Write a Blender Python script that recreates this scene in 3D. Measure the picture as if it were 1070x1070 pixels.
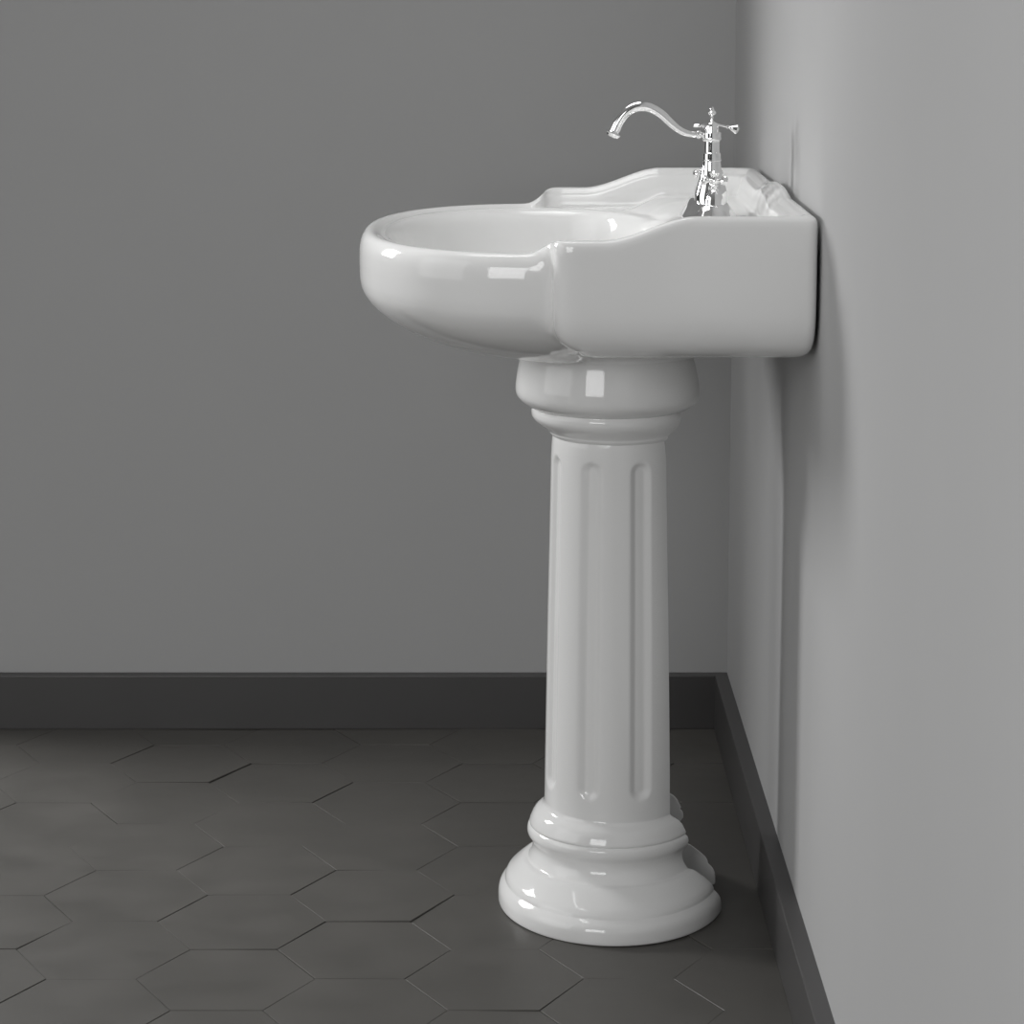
import bpy, bmesh, math, random
from mathutils import Vector, Matrix
from math import sin, cos, pi, sqrt, atan2, radians, hypot

for o in list(bpy.data.objects):
    bpy.data.objects.remove(o)
scene = bpy.context.scene
C = scene.collection

# ---------------------------------------------------------------- camera
# x = 0 is the right wall, y = 0 the basin's centre plane, z = 0 the floor
cam_d = bpy.data.cameras.new('camera')
cam_d.sensor_width = 36.0
cam_d.lens = 88.954
cam_d.shift_y = -0.12922
cam_d.shift_x = 0.0009
cam_d.clip_start = 0.05
cam = bpy.data.objects.new('camera', cam_d)
C.objects.link(cam)
cam.location = (-0.3368, -3.0765, 1.1647)
cam.rotation_euler = (radians(90 - 9.167), 0, 0)
scene.camera = cam

# ---------------------------------------------------------------- world, lights, exposure
scene.view_settings.view_transform = 'Standard'
scene.view_settings.look = 'None'
scene.view_settings.gamma = 1.0
scene.view_settings.use_curve_mapping = False
scene.view_settings.exposure = 0.0

world = bpy.data.worlds.new('world')
scene.world = world
world.use_nodes = True
wn = world.node_tree
bg = wn.nodes['Background']
tc = wn.nodes.new('ShaderNodeTexCoord')
sep = wn.nodes.new('ShaderNodeSeparateXYZ')
rmp = wn.nodes.new('ShaderNodeValToRGB')
mp = wn.nodes.new('ShaderNodeMapRange')
mp.inputs['From Min'].default_value = -1
wn.links.new(tc.outputs['Generated'], sep.inputs[0])
wn.links.new(sep.outputs['Z'], mp.inputs['Value'])
wn.links.new(mp.outputs[0], rmp.inputs[0])
wn.links.new(rmp.outputs[0], bg.inputs['Color'])
el = rmp.color_ramp.elements
el[0].position = 0.48; el[0].color = (0.10, 0.10, 0.098, 1)
el[1].position = 0.95; el[1].color = (0.70, 0.70, 0.69, 1)
bg.inputs['Strength'].default_value = 0.34


def area(name, az, elev, dist, target, sx, sy, power, color=(1, 1, 1)):
    """softbox: az in degrees from -y (towards the camera) turning to -x (left)"""
    d = bpy.data.lights.new(name, 'AREA')
    d.shape = 'RECTANGLE'; d.size = sx; d.size_y = sy
    d.energy = power; d.color = color
    o = bpy.data.objects.new(name, d)
    C.objects.link(o)
    t = Vector(target)
    a, e = radians(az), radians(elev)
    v = Vector((-sin(a) * cos(e), -cos(a) * cos(e), sin(e)))
    o.location = t + v * dist
    o.rotation_euler = (-v).to_track_quat('-Z', 'Y').to_euler()
    return o


T0 = (-0.2, 0.0, 0.6)
area('softbox_left_front', 70, 16, 4.2, T0, 2.9, 2.6, 29)
area('softbox_left_rear', 119, 19, 2.3, T0, 0.46, 0.6, 34)
area('softbox_camera_side', 21, 12, 3.2, T0, 1.2, 1.0, 23)
area('softbox_overhead', 90, 80, 1.4, (-0.35, 0.0, 0.85), 0.9, 0.9, 1.7).data.spread = radians(60)


# ---------------------------------------------------------------- materials
def mat(name, col, rough=0.5, metal=0.0, coat=0.0, spec=0.5):
    m = bpy.data.materials.new(name)
    m.use_nodes = True
    b = m.node_tree.nodes['Principled BSDF']
    b.inputs['Base Color'].default_value = (*col, 1)
    b.inputs['Roughness'].default_value = rough
    b.inputs['Metallic'].default_value = metal
    b.inputs['Coat Weight'].default_value = coat
    b.inputs['Coat Roughness'].default_value = 0.03
    b.inputs['Specular IOR Level'].default_value = spec
    return m, b


def noise_mix(m, b, c1, c2, scale, detail=4, bump=0.0, bscale=None, rough=None, dist=0.001, vec_scale=None):
    nt = m.node_tree
    co = nt.nodes.new('ShaderNodeTexCoord')
    src = co.outputs['Object']
    if vec_scale:
        mpn = nt.nodes.new('ShaderNodeMapping')
        mpn.inputs['Scale'].default_value = vec_scale
        nt.links.new(src, mpn.inputs['Vector'])
        src = mpn.outputs[0]
    n = nt.nodes.new('ShaderNodeTexNoise')
    n.inputs['Scale'].default_value = scale
    n.inputs['Detail'].default_value = detail
    nt.links.new(src, n.inputs['Vector'])
    r = nt.nodes.new('ShaderNodeValToRGB')
    r.color_ramp.elements[0].position = 0.3; r.color_ramp.elements[0].color = (*c1, 1)
    r.color_ramp.elements[1].position = 0.7; r.color_ramp.elements[1].color = (*c2, 1)
    nt.links.new(n.outputs['Fac'], r.inputs[0])
    nt.links.new(r.outputs[0], b.inputs['Base Color'])
    if rough:
        mr = nt.nodes.new('ShaderNodeMapRange')
        mr.inputs['From Min'].default_value = 0.3; mr.inputs['From Max'].default_value = 0.7
        mr.inputs['To Min'].default_value = rough[0]; mr.inputs['To Max'].default_value = rough[1]
        nt.links.new(n.outputs['Fac'], mr.inputs['Value'])
        nt.links.new(mr.outputs[0], b.inputs['Roughness'])
    if bump:
        n2 = nt.nodes.new('ShaderNodeTexNoise')
        n2.inputs['Scale'].default_value = bscale or scale
        n2.inputs['Detail'].default_value = 5
        nt.links.new(src, n2.inputs['Vector'])
        bp = nt.nodes.new('ShaderNodeBump')
        bp.inputs['Strength'].default_value = bump
        bp.inputs['Distance'].default_value = dist
        nt.links.new(n2.outputs['Fac'], bp.inputs['Height'])
        nt.links.new(bp.outputs[0], b.inputs['Normal'])


M_wall, b = mat('painted_plaster', (0.42, 0.42, 0.415), 0.85, spec=0.25)
noise_mix(M_wall, b, (0.425, 0.425, 0.425), (0.435, 0.435, 0.435), 3, bump=0.05, bscale=400, dist=0.0003)
M_tile, b = mat('slate_tile', (0.085, 0.085, 0.08), 0.5, spec=0.45)
noise_mix(M_tile, b, (0.075, 0.072, 0.066), (0.088, 0.084, 0.077), 9, detail=6, bump=0.16, bscale=18,
          rough=(0.42, 0.56), dist=0.0012, vec_scale=(1, 1.4, 1))
M_grout, b = mat('dark_grout', (0.02, 0.02, 0.019), 0.9)
M_base, b = mat('charcoal_baseboard_paint', (0.055, 0.053, 0.053), 0.4, spec=0.8)
noise_mix(M_base, b, (0.053, 0.051, 0.051), (0.057, 0.055, 0.055), 6)
M_cer, b = mat('white_glazed_ceramic', (0.83, 0.83, 0.815), 0.07, coat=0.0)
noise_mix(M_cer, b, (0.825, 0.825, 0.818), (0.835, 0.835, 0.828), 4)
M_chr, b = mat('polished_chrome', (0.93, 0.93, 0.93), 0.045, metal=1.0)
noise_mix(M_chr, b, (0.92, 0.92, 0.92), (0.94, 0.94, 0.94), 5)


# ---------------------------------------------------------------- helpers
def link(name, bm, m, parent=None, smooth=None, mats=None):
    me = bpy.data.meshes.new(name)
    bmesh.ops.recalc_face_normals(bm, faces=bm.faces)
    bm.to_mesh(me); bm.free()
    for mm in (mats or [m]):
        me.materials.append(mm)
    if smooth is not None:
        for p in me.polygons:
            p.use_smooth = True
        me.set_sharp_from_angle(angle=radians(smooth))
    o = bpy.data.objects.new(name, me)
    C.objects.link(o)
    if parent:
        o.parent = parent
        o.matrix_parent_inverse = Matrix.Translation(-parent.location)
    return o


def struct(o):
    o['kind'] = 'structure'
    return o


def box(bm, x0, x1, y0, y1, z0, z1):
    vs = [bm.verts.new((x, y, z)) for x in (x0, x1) for y in (y0, y1) for z in (z0, z1)]
    for f in ((0, 1, 3, 2), (4, 6, 7, 5), (0, 4, 5, 1), (2, 3, 7, 6), (0, 2, 6, 4), (1, 5, 7, 3)):
        bm.faces.new([vs[i] for i in f])


def skin_rings(bm, rings, cap0=True, cap1=True):
    R = [[bm.verts.new(p) for p in r] for r in rings]
    n = len(R[0])
    for a, c in zip(R, R[1:]):
        for i in range(n):
            j = (i + 1) % n
            bm.faces.new((a[i], a[j], c[j], c[i]))
    if cap0: bm.faces.new(R[0])
    if cap1: bm.faces.new(R[-1])


def catmull(tab, m):
    """smooth resample of a table of tuples"""
    out = []
    n = len(tab)
    for i in range(n - 1):
        p0 = tab[max(i - 1, 0)]; p1 = tab[i]; p2 = tab[i + 1]; p3 = tab[min(i + 2, n - 1)]
        for k in range(m):
            t = k / m
            out.append(tuple(0.5 * ((2 * b_) + (-a_ + c_) * t + (2 * a_ - 5 * b_ + 4 * c_ - d_) * t * t
                                    + (-a_ + 3 * b_ - 3 * c_ + d_) * t ** 3)
                             for a_, b_, c_, d_ in zip(p0, p1, p2, p3)))
    out.append(tab[-1])
    return out


def sstep(a, b_, x):
    t = min(max((x - a) / (b_ - a), 0), 1)
    return t * t * (3 - 2 * t)


def interp(tab, x):
    """tab: list of (x, y) rising in x, linear"""
    if x <= tab[0][0]: return tab[0][1]
    for (x0, y0), (x1, y1) in zip(tab, tab[1:]):
        if x <= x1: return y0 + (y1 - y0) * (x - x0) / (x1 - x0)
    return tab[-1][1]


def lathe(bm, prof, origin, axis=(0, 0, 1), n=40):
    """prof: (radius, height along the axis)"""
    q = Vector(axis).normalized().to_track_quat('Z', 'Y')
    o = Vector(origin)
    rings = []
    for r, h in prof:
        r = max(r, 1e-5)
        rings.append([o + q @ Vector((r * cos(2 * pi * i / n), r * sin(2 * pi * i / n), h)) for i in range(n)])
    skin_rings(bm, rings)


def tube(bm, path, n=28, m=8):
    """path: (x, z, r) in the plane y = 0"""
    P = catmull(path, m)
    rings = []
    for i, (x, z, r) in enumerate(P):
        a = P[max(i - 1, 0)]; c = P[min(i + 1, len(P) - 1)]
        t = Vector((c[0] - a[0], 0, c[1] - a[1])).normalized()
        u = Vector((0, 1, 0)); v = t.cross(u)
        rings.append([Vector((x, 0, z)) + u * (r * cos(2 * pi * k / n)) + v * (r * sin(2 * pi * k / n)) for k in range(n)])
    skin_rings(bm, rings)


def empty(name, loc, label, cat):
    e = bpy.data.objects.new(name, None)
    C.objects.link(e)
    e.location = loc
    e['label'] = label; e['category'] = cat
    return e


# ---------------------------------------------------------------- room shell
YB = 0.7478       # back wall
XL = -1.40        # left end of the back wall, outside the frame
HW = 2.6
bm = bmesh.new(); box(bm, XL, 0.12, YB, YB + 0.12, 0, HW)
struct(link('wall_back', bm, M_wall))
bm = bmesh.new(); box(bm, 0, 0.12, -3.0, YB, 0, HW)
struct(link('wall_right', bm, M_wall))

HB, TB = 0.0851, 0.0203


def build_board(name, pa, pb):
    bm = bmesh.new()
    A = [bm.verts.new(p) for p in pa]; B = [bm.verts.new(p) for p in pb]
    k = len(A)
    for i in range(k):
        bm.faces.new((A[i], A[(i + 1) % k], B[(i + 1) % k], B[i]))
    bm.faces.new(A); bm.faces.new(B)
    return struct(link(name, bm, M_base))


e = 0.0014
prof = [(0, 0), (TB, 0), (TB, HB - e), (TB - e * .3, HB - e * .3), (TB - e, HB), (0, HB)]
# mitred in the corner
build_board('baseboard_back', [(XL, YB - d, z) for d, z in prof], [(-d, YB - d, z) for d, z in prof])
build_board('baseboard_right', [(-d, -3.0, z) for d, z in prof], [(-d, YB - d, z) for d, z in prof])

# floor of hexagonal tiles, each a little out of level, on a grout bed
S = 0.105
random.seed(11)
HEXC = (-0.8290, 0.1935)
rowh = S * sqrt(3) / 2
bm = bmesh.new()
fx0, fx1, fy0, fy1 = -3.4, -TB * 0.5, -3.4, 1.9
gap = 0.00045
for ci in range(-20, 12):
    for ri in range(-24, 14):
        cx = HEXC[0] + ci * 1.5 * S
        cy = HEXC[1] + (ri * 2 + (ci % 2)) * rowh
        if not (fx0 < cx < fx1 + S and fy0 < cy < fy1): continue
        if cx > -1.45 and cy > YB + S: continue
        ax, ay = random.gauss(0, 0.0042), random.gauss(0, 0.0042)
        h = random.uniform(-0.0006, 0.0)
        top = []; ch = []; bot = []
        for k in range(6):
            a = k * pi / 3
            for lst, rr, dz in ((top, S - gap - 0.0005, 0), (ch, S - gap, -0.0005), (bot, S - gap, -0.006)):
                x, y = cx + rr * cos(a), cy + rr * sin(a)
                z = h + ax * (x - cx) + ay * (y - cy) + dz - 0.0006
                lst.append((x, y, z))
        T = [bm.verts.new(p) for p in top]; K = [bm.verts.new(p) for p in ch]; B = [bm.verts.new(p) for p in bot]
        bm.faces.new(T)
        for k in range(6):
            j = (k + 1) % 6
            bm.faces.new((T[k], K[k], K[j], T[j])); bm.faces.new((K[k], B[k], B[j], K[j]))
nf = len(bm.faces)
# trim against the room corner and add the grout bed
geom = bm.verts[:] + bm.edges[:] + bm.faces[:]
bmesh.ops.bisect_plane(bm, geom=geom, plane_co=(fx1, 0, 0), plane_no=(1, 0, 0), clear_outer=True)
for f in bm.faces: f.material_index = 0
vs = [bm.verts.new(p) for p in ((fx0 - .2, fy0 - .2, -0.004), (fx1, fy0 - .2, -0.004), (fx1, fy1 + .2, -0.004), (fx0 - .2, fy1 + .2, -0.004))]
f = bm.faces.new(vs); f.material_index = 1
vs = [bm.verts.new((v.co.x, v.co.y, -0.03)) for v in vs]
f = bm.faces.new(vs); f.material_index = 1
struct(link('floor', bm, None, mats=[M_tile, M_grout]))

# ---------------------------------------------------------------- pedestal
W = 0.048                                  # half width of the open slot at the back
FL = [radians(a) for a in (22.5, 67.5, 112.5)]


def ped_ring(z, r, cx, ky=1.0, flute=False, n=320, xs=-0.165):
    f0 = math.asin(W / (r * ky))
    pts = []
    for i in range(n + 1):
        a = f0 + (2 * pi - 2 * f0) * i / n
        rr = r
        if flute:
            fr = pi - a                    # angle measured from the front (-x)
            q = 9
            for c in FL:
                for s in (-1, 1):
                    du = abs(fr - s * c) * r
                    hw = r * radians(10.0)
                    z0, z1 = 0.1620 + hw * .5, 0.5760 - hw * .8
                    dv = max(z - z1, z0 - z, 0)
                    q = min(q, hypot(du, dv) / hw)
            rr = r - 0.0052 * (1 - sstep(0.35, 1.12, q))
        pts.append((cx + rr * cos(a), ky * rr * sin(a), z))
    y0, y1 = pts[-1][1], pts[0][1]
    y0, y1 = min(y0, y1), max(y0, y1)
    x0 = pts[-1][0]
    c = 0.0015
    for k in range(5): pts.append((x0 - c - (x0 - c - xs) * k / 5, y0 + c, z))
    for k in range(5): pts.append((xs, y0 + c + (y1 - y0 - 2 * c) * k / 5, z))
    for k in range(5): pts.append((xs + (x0 - c - xs) * k / 5, y1 - c, z))
    pts.append((x0 - c, y1 - c, z))
    return pts


ped = empty('pedestal', (-0.21, 0, 0), 'white fluted ceramic pedestal column on the dark tiled floor under the basin', 'pedestal')
ped.location.y = -0.004
cap_t = [(.7036, .1000), (.7034, .1080), (.7015, .1098), (.697, .1112), (.690, .1126), (.684, .1138), (.677, .1150), (.670, .1160), (.663, .1167), (.656, .1167), (.650, .1150), (.645, .1112),
         (.6405, .1055), (.6372, .1000), (.6360, .0965), (.6352, .0958), (.6335, .0963), (.630, .0972), (.625, .0968), (.620, .0942), (.615, .0895),
         (.6105, .0845), (.6070, .0810), (.6050, .0800), (.6035, .0795), (.600, .0765)]
bm = bmesh.new()
skin_rings(bm, [ped_ring(z, r, -.2145 + .005 * sstep(.625, .60, z) if z < .625 else -.2145, 1.0) for z, r in catmull(cap_t, 4)])
link('capital', bm, M_cer, ped, 45)
bm = bmesh.new()
rings = []
NZ = 230
for i in range(NZ + 1):
    z = .1215 + (.603 - .1215) * i / NZ
    r = interp([(.1215, .0856), (.15, .0850), (.178, .0848), (.2775, .0833), (.3761, .0817), (.4736, .0797), (.5703, .0781), (.583, .0776), (.594, .0768), (.603, .0757)], z)
    rings.append(ped_ring(z, r, -.2093, 1.0, True))
skin_rings(bm, rings)
link('column', bm, M_cer, ped, 45)
base_t = [(.133, .0845), (.1285, .0855), (.1250, .0878), (.1222, .0915), (.1192, .0954), (.1145, .0989), (.109, .1015), (.1055, .1029), (.1033, .1033), (.1020, .1028),
          (.1009, .1030), (.0996, .1043), (.097, .1057), (.0925, .1063), (.0885, .1055), (.0845, .1030), (.081, .1009), (.076, .0995), (.070, .0997),
          (.0645, .1012), (.0600, .1032), (.0572, .1048), (.0560, .1066), (.0553, .1098), (.0542, .1126), (.0520, .1158), (.048, .1205), (.043, .1258), (.0375, .1310),
          (.0330, .1334), (.0300, .1341), (.0285, .1345), (.0268, .1360), (.0235, .1388), (.020, .1409), (.0155, .1424), (.010, .1430), (.004, .1431), (.0012, .1428), (.0, .1420)]
bm = bmesh.new()
skin_rings(bm, [ped_ring(z, r, -.2100, 1.0 + .15 * sstep(.075, .02, z), n=260) for z, r in catmull(base_t, 4)])
link('base', bm, M_cer, ped, 45)

# ---------------------------------------------------------------- basin
XF, XK = -0.291, -0.0045                    # front face of the side panels, back face
HY = 0.352                                 # half width
CC = Vector((-0.16, 0.0))                  # star centre of the outlines
EC = Vector((-0.30, 0.0))                  # centre of the bowl opening


def r_bowl(th, d):
    """radius from CC of the bowl outline (superellipse round (-.30, 0)) inset by d"""
    a, b_, n = 0.2206 - d, 0.316 - d, 2.3
    lo, hi = 0.0, 0.6
    for _ in range(34):
        m_ = (lo + hi) / 2
        x = CC.x + m_ * cos(th) + 0.30; y = m_ * sin(th)
        if x > 0: x *= 0.8                 # stretched to the back, inside the box
        if (abs(x) / a) ** n + (abs(y) / b_) ** n < 1: lo = m_
        else: hi = m_
    return lo


def r_box(th, d, cr, cb):
    x0, x1, hy = XF, XK - d, HY - d
    mx, hx = (x0 + x1) / 2, (x1 - x0) / 2
    lo, hi = 0.0, 0.6
    for _ in range(34):
        m_ = (lo + hi) / 2
        px = CC.x + m_ * cos(th) - mx; py = abs(m_ * sin(th))
        c = cb if px > 0 else cr
        qx, qy = abs(px) - hx + c, py - hy + c
        sd = min(max(qx, qy), 0) + hypot(max(qx, 0), max(qy, 0)) - c
        if sd < 0: lo = m_
        else: hi = m_
    return lo


def outline(th, d, cr=0.020, cb=0.008, k=0.018):
    a, b_ = r_bowl(th, d), r_box(th, d, cr, cb)
    k += d * 0.5
    h = max(k - abs(a - b_), 0) / k        # smooth union
    return max(a, b_) + h * h * k * 0.25


# directions: sample the outer outline evenly by arc length, denser at the panel fronts
dense = []
for i in range(12000):
    th = 2 * pi * i / 12000
    r = outline(th, 0)
    dense.append((th, CC.x + r * cos(th), r * sin(th)))
acc = [0.0]
for p, q in zip(dense, dense[1:] + dense[:1]):
    L = hypot(p[1] - q[1], p[2] - q[2])
    if abs(p[1] + 0.30) < 0.03 and abs(p[2]) > .2: L *= 5
    acc.append(acc[-1] + L)
NT = 640
TH = []
j = 0
for i in range(NT):
    s = acc[-1] * i / NT
    while acc[j + 1] < s: j += 1
    TH.append(dense[j][0])

Q = Vector((-0.218, 0.0))


def top_h(x, y):
    ay = abs(y)
    z = 0.8765 + 0.0265 * sstep(-0.238, -0.135, x)
    z = 0.858 + (z - 0.858) * sstep(-0.3160, -0.2810, x)
    if x > -0.10:                          # low crest along the back ledge
        z += 0.0070 * (1 - sstep(0.02, 0.12, ay)) * sstep(-0.07, -0.03, x)
    return z


def boxw(x):
    return sstep(-0.312, -0.288, x)


OUT = [Vector((CC.x + outline(t, 0) * cos(t), outline(t, 0) * sin(t))) for t in TH]
W_ = [boxw(p.x) for p in OUT]
H_ = [top_h(p.x, p.y) for p in OUT]
rings = []
# underside and outer walls, bottom first: (w towards the pedestal, z) for bowl and for side panels
BW = [(.665, .7036, .665, .7036), (.660, .7042, .660, .7050), (.640, .7052, .640, .7080), (.58, .7080, .60, .7140), (.50, .7128, .54, .7205), (.40, .7200, .46, .7270), (.31, .7280, .36, .7325),
      (.23, .7368, .26, .7362), (.16, .7470, .19, .7393), (.10, .7582, .135, .7430), (.055, .7697, .090, .7490), (.027, .7797, .055, .7570), (.011, .7885, .029, .7680), (.004, .7970, .012, .7810), (.001, .8065, .003, .7970), (.0, .8260, .0, .8200)]
for wb, zb, wp, zp in catmull(BW, 3):
    ring = []
    for p, w in zip(OUT, W_):
        ww = wb + (wp - wb) * w; z = zb + (zp - zb) * w
        fx = ww
        if p.x > Q.x:                      # the back edge stays close to the wall
            fx = ww * (1 - (1 - min(ww / .45, 1)) * sstep(Q.x, Q.x + .06, p.x))
        q = Vector((p.x + (Q.x - p.x) * fx, p.y * (1 - ww)))
        q.x += .022 * sstep(.004, .12, ww) * (1 - sstep(.14, .42, ww)) * w * (1 - sstep(-.29, -.18, p.x))
        # the neck on the underside closes to a round
        v = Vector((p.x + .2145, p.y)).normalized() * .1115
        q = q.lerp(Vector((v.x - .2145, v.y)), sstep(.50, .655, ww))
        ring.append((q.x, q.y, z))
    rings.append(ring)
rings.insert(0, [(Q.x + (p[0] - Q.x) * .3, p[1] * .3, p[2]) for p in rings[0]])
# upper wall, lip and inner wall: inset d, height measured down from the top, as (bowl, panel)
LIP = [(0.0004, .022, .0000, .020), (0.0012, .0155, .0000, .012), (.0030, .0090, .0004, .0065), (.0055, .0045, .0018, .0028), (.0085, .0015, .0045, .0006), (.0120, .0002, .0085, .0000),
       (.0150, .0000, .0125, .0006), (.0180, .0006, .0160, .0028), (.0205, .0018, .0178, .0060), (.0225, .0030, .0195, .0075), (.0245, .0038, .0225, .0090),
       (.0255, .0042, .0245, .0115)]
for db, hb_, dp, hp in LIP:
    cache = {}
    ring = []
    for t, p, w, H in zip(TH, OUT, W_, H_):
        d = db + (dp - db) * w; h = hb_ + (hp - hb_) * w
        r = outline(t, d, 0.020, 0.008 + d)
        x, y = CC.x + r * cos(t), r * sin(t)
        ring.append((x, y, top_h(x, y) - h))
    rings.append(ring)


def deck(x):
    return 0.8535 + 0.0145 * sstep(-0.17, -0.13, x)


# inner foot of the raised lip
for dp, k in ((.0285, .55), (.0310, .20), (.0345, .04), (.0400, .0)):
    ring = []
    for t, p, w, H in zip(TH, OUT, W_, H_):
        d = .0265 + .001 * (1 - k) + (dp - .0265 - .001 * (1 - k)) * w
        r = outline(t, d, 0.020, 0.03)
        x, y = CC.x + r * cos(t), r * sin(t)
        zi = top_h(x, y) - .0115
        dk = deck(x)
        ring.append((x, y, dk + (max(zi - dk, 0)) * k * w))
    rings.append(ring)
# ease the turn where the side panels meet the bowl
SM = [i for i in range(NT) if -0.345 < OUT[i].x < -0.262 and abs(OUT[i].y) > .2]
WT = {i: .5 * sstep(-.345, -.325, OUT[i].x) * (1 - sstep(-.275, -.262, OUT[i].x)) for i in SM}
for ring in rings:
    for _ in range(70):
        new = {}
        for i in SM:
            a, b_, c = ring[i - 1], ring[i], ring[(i + 1) % NT]
            new[i] = tuple(q_ + (((p_ + r_) / 2) - q_) * WT[i] for p_, q_, r_ in zip(a, b_, c))
        for i, v in new.items():
            ring[i] = v
S2 = [i for i in range(NT) if -0.36 < OUT[i].x < -0.20 and abs(OUT[i].y) > .2]
W2 = {i: .5 * sstep(-.36, -.33, OUT[i].x) * (1 - sstep(-.245, -.20, OUT[i].x)) for i in S2}
for n_, ring in enumerate(rings[:30]):
    for _ in range(int(260 * (1 - n_ / 30))):
        new = [(i, tuple(q_ + (((p_ + r_) / 2) - q_) * W2[i] for p_, q_, r_ in zip(ring[i - 1], ring[i], ring[(i + 1) % NT]))) for i in S2]
        for i, v in new:
            ring[i] = v
foot = rings[-1]
# bowl opening
OP = []
for x, y, z in foot:
    oa = 0.2206 - .031 if x < EC.x else .150
    ob = 0.316 - .031
    a = atan2(y / ob, (x - EC.x) / oa)
    ca, sa = abs(cos(a)) / 1, abs(sin(a)) / 1
    rr = (ca ** 2.3 + sa ** 2.3) ** (-1 / 2.3)
    OP.append((EC.x + oa * rr * cos(a), ob * rr * sin(a)))
for f in (.35, .7, .93):
    rings.append([(x + (q[0] - x) * f, y + (q[1] - y) * f, z + (deck(x + (q[0] - x) * f) - z) * f) for (x, y, z), q in zip(foot, OP)])
BOWL = [(1.0, -.0006), (.988, -.0024), (.972, -.0066), (.957, -.0140), (.945, -.0250), (.925, -.0420), (.89, -.0620), (.83, -.0830), (.74, -.0990), (.6, -.1100), (.42, -.1165), (.25, -.1195), (.1, -.1210), (.02, -.1215)]
for s, dz in catmull(BOWL, 2):
    cx = EC.x + (1 - s) * 0.03
    rings.append([(cx + (q[0] - EC.x) * s, q[1] * s, deck(q[0]) * s + .8535 * (1 - s) + dz) for q in OP])
bm = bmesh.new()
skin_rings(bm, rings)
basin = link('wash_basin', bm, M_cer, None, 60)
basin['label'] = 'white glazed ceramic wash basin with raised stepped back and sides on the pedestal'
basin['category'] = 'sink'
bm = bmesh.new()
lathe(bm, [(.0, -.004), (.021, -.004), (.0235, .0), (.0225, .0025), (.017, .003), (.015, .001), (.013, .0015), (.006, .004), (.0, .0045)], (EC.x + .03, 0, .7335))
link('drain', bm, M_chr, basin, 50)

# ---------------------------------------------------------------- faucet
FX = -0.0935
fau = empty('faucet', (FX, 0, .8645), 'polished chrome gooseneck faucet with cross handles on the basin ledge', 'faucet')
# base plate: long rounded plate rising to the middle
bm = bmesh.new()
rings = []
for s, h in ((1.0, 0), (1.0, .003), (.985, .0042), (.93, .0065), (.80, .0135), (.66, .0195), (.60, .0205), (.3, .0208)):
    ring = []
    for i in range(72):
        a = 2 * pi * i / 72
        n = 2.9
        rr = (abs(cos(a)) ** n + abs(sin(a)) ** n) ** (-1 / n)
        x = .0335 * s * rr * cos(a)
        y = (.0305 * s + .047) * rr * sin(a)
        ring.append((FX - .003 + x, y, .8684 + h))
    rings.append(ring)
skin_rings(bm, rings)
link('base_plate', bm, M_chr, fau, 50)
# centre body
body = [(.0185, .882), (.0205, .884), (.0207, .8865), (.0200, .889), (.0203, .893), (.0198, .898), (.0180, .905), (.0155, .913), (.0135, .921), (.0120, .929), (.0112, .9355), (.0112, .9375),
        (.0125, .9380), (.0125, .9388), (.0113, .9395), (.0113, .9465), (.0105, .9472), (.0096, .9478), (.0096, .9610), (.0103, .9618), (.0118, .9640), (.0118, .9650), (.0112, .9655), (.0112, .9715),
        (.0098, .9722), (.0086, .9730), (.0084, .9790), (.0078, .9815), (.0060, .9838), (.0035, .9850), (.0018, .9858), (.0014, .9885), (.0025, .9893), (.0014, .9902),
        (.0022, .9920), (.0042, .9938), (.0053, .9958), (.0042, .9974), (.0026, .9990), (.0024, 1.0004), (.0017, 1.0022), (.0, 1.0032)]
bm = bmesh.new(); lathe(bm, body, (FX, 0, 0), n=48)
link('body', bm, M_chr, fau, 38)
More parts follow.
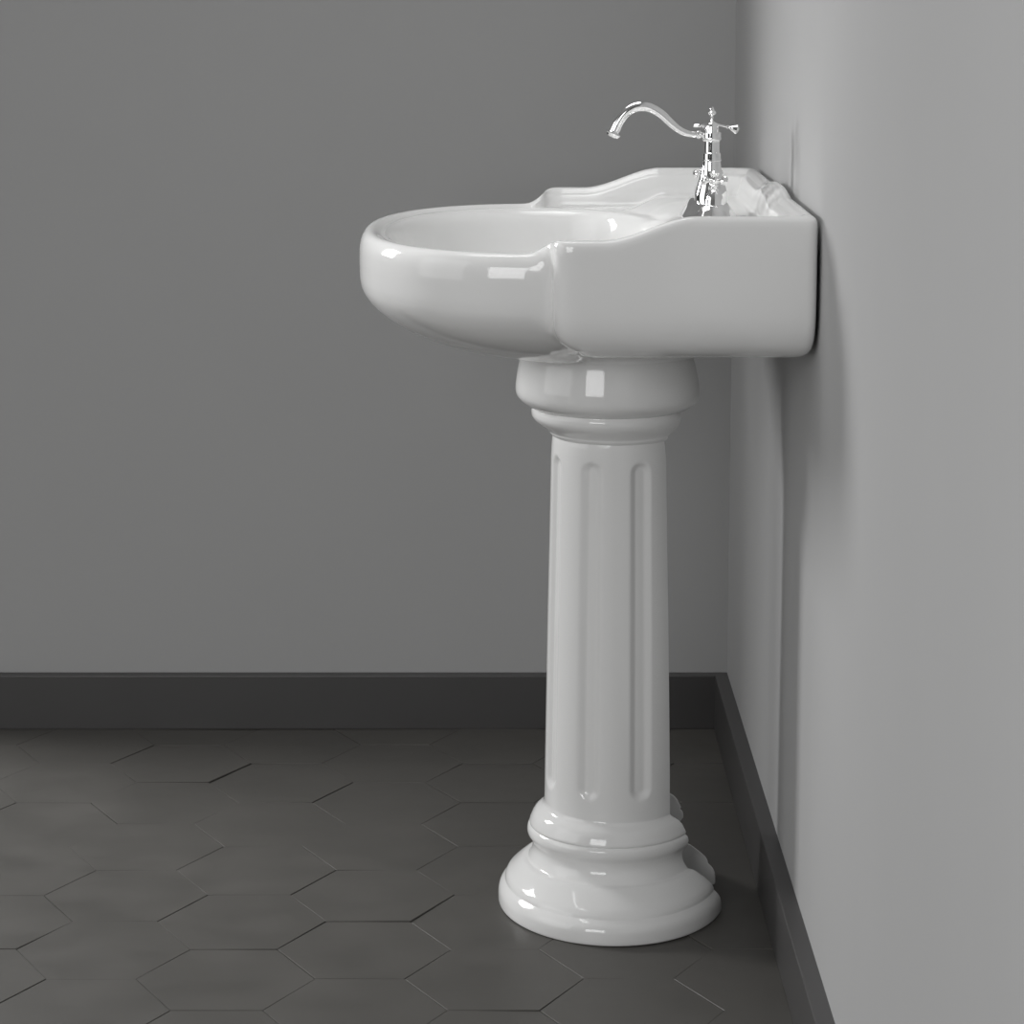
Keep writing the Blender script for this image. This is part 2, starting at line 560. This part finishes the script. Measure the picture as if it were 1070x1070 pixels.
# spout
bm = bmesh.new()
tube(bm, [(-.0975, .9690, .0038), (-.1060, .9692, .0037), (-.1191, .9700, .0039), (-.1300, .9735, .0043), (-.1395, .9800, .0047), (-.1470, .9870, .0050), (-.1550, .9942, .0053), (-.1640, .9998, .0056),
          (-.1745, 1.0035, .0060), (-.1870, 1.0025, .0062), (-.1985, .9955, .0062), (-.2065, .9850, .0064), (-.2110, .9760, .0066), (-.2124, .9725, .0067)])
ax = Vector((-.42, 0, -.9)).normalized()
lathe(bm, [(.0064, -.002), (.0072, 0), (.0096, .0012), (.0100, .0025), (.0088, .0036), (.0084, .0050), (.0074, .0064), (.0045, .0070), (.004, .004), (.0, .004)], (-.2122, 0, .9730), ax, 36)
lathe(bm, [(.0036, 0), (.0052, .001), (.0055, .003), (.0046, .0045), (.0036, .005)], (-.1120, 0, .9694), (1, 0, 0), 28)
link('spout', bm, M_chr, fau, 40)
# side knob on the left of the valve head
bm = bmesh.new()
lathe(bm, [(.0, 0), (.0017, .0003), (.0022, .001), (.0022, .0088), (.0017, .0092), (.0017, .0100), (.0030, .0105), (.0030, .0135)], (-.1158, 0, .9800), (1, 0, 0), 20)
link('set_pin', bm, M_chr, fau, 40)
# lift rod leaning out behind the body
bm = bmesh.new()
d = Vector((.028, 0, -.0065))
lathe(bm, [(.0013, 0), (.0013, .012), (.0024, .0125), (.0026, .0140), (.0015, .0150), (.0018, .0165), (.0034, .0185), (.0048, .0215), (.0062, .0245), (.0050, .0262), (.0020, .0275), (.0, .0278)], (FX + .006, 0, .9815), d, 24)
link('lift_rod', bm, M_chr, fau, 40)
# two side valves with cross handles
bell = [(.0150, .8790), (.0160, .8800), (.0160, .8815), (.0142, .8825), (.0150, .8840), (.0146, .8855), (.0128, .8870), (.0118, .8900), (.0112, .8945), (.0096, .9000), (.0072, .9045), (.0044, .9072), (.0030, .9082), (.0030, .9100), (.0042, .9108),
        (.0046, .9125), (.0040, .9140)]


def valve(y, turn):
    bm = bmesh.new(); lathe(bm, bell, (FX, y, 0), n=36)
    v = link('valve', bm, M_chr, fau, 40)
    bm = bmesh.new()
    lathe(bm, [(.0040, .9135), (.0060, .9150), (.0064, .9175), (.0058, .9205), (.0042, .9225), (.0056, .9250), (.0058, .9270), (.0040, .9292), (.0018, .9304), (.0, .9308)], (FX, y, 0), n=28)
    for k in range(4):
        a = turn + k * pi / 2
        dr = Vector((cos(a), sin(a), 0.0))
        lathe(bm, [(.0022, .003), (.0019, .009), (.0016, .0120), (.0030, .0128), (.0016, .0136), (.0026, .0140), (.0046, .0156), (.0050, .0172), (.0038, .0188), (.0, .0196)], (FX, y, .9180), dr, 20)
    link('cross_handle', bm, M_chr, v, 40)


valve(-.051, radians(38))
valve(.051, radians(20))
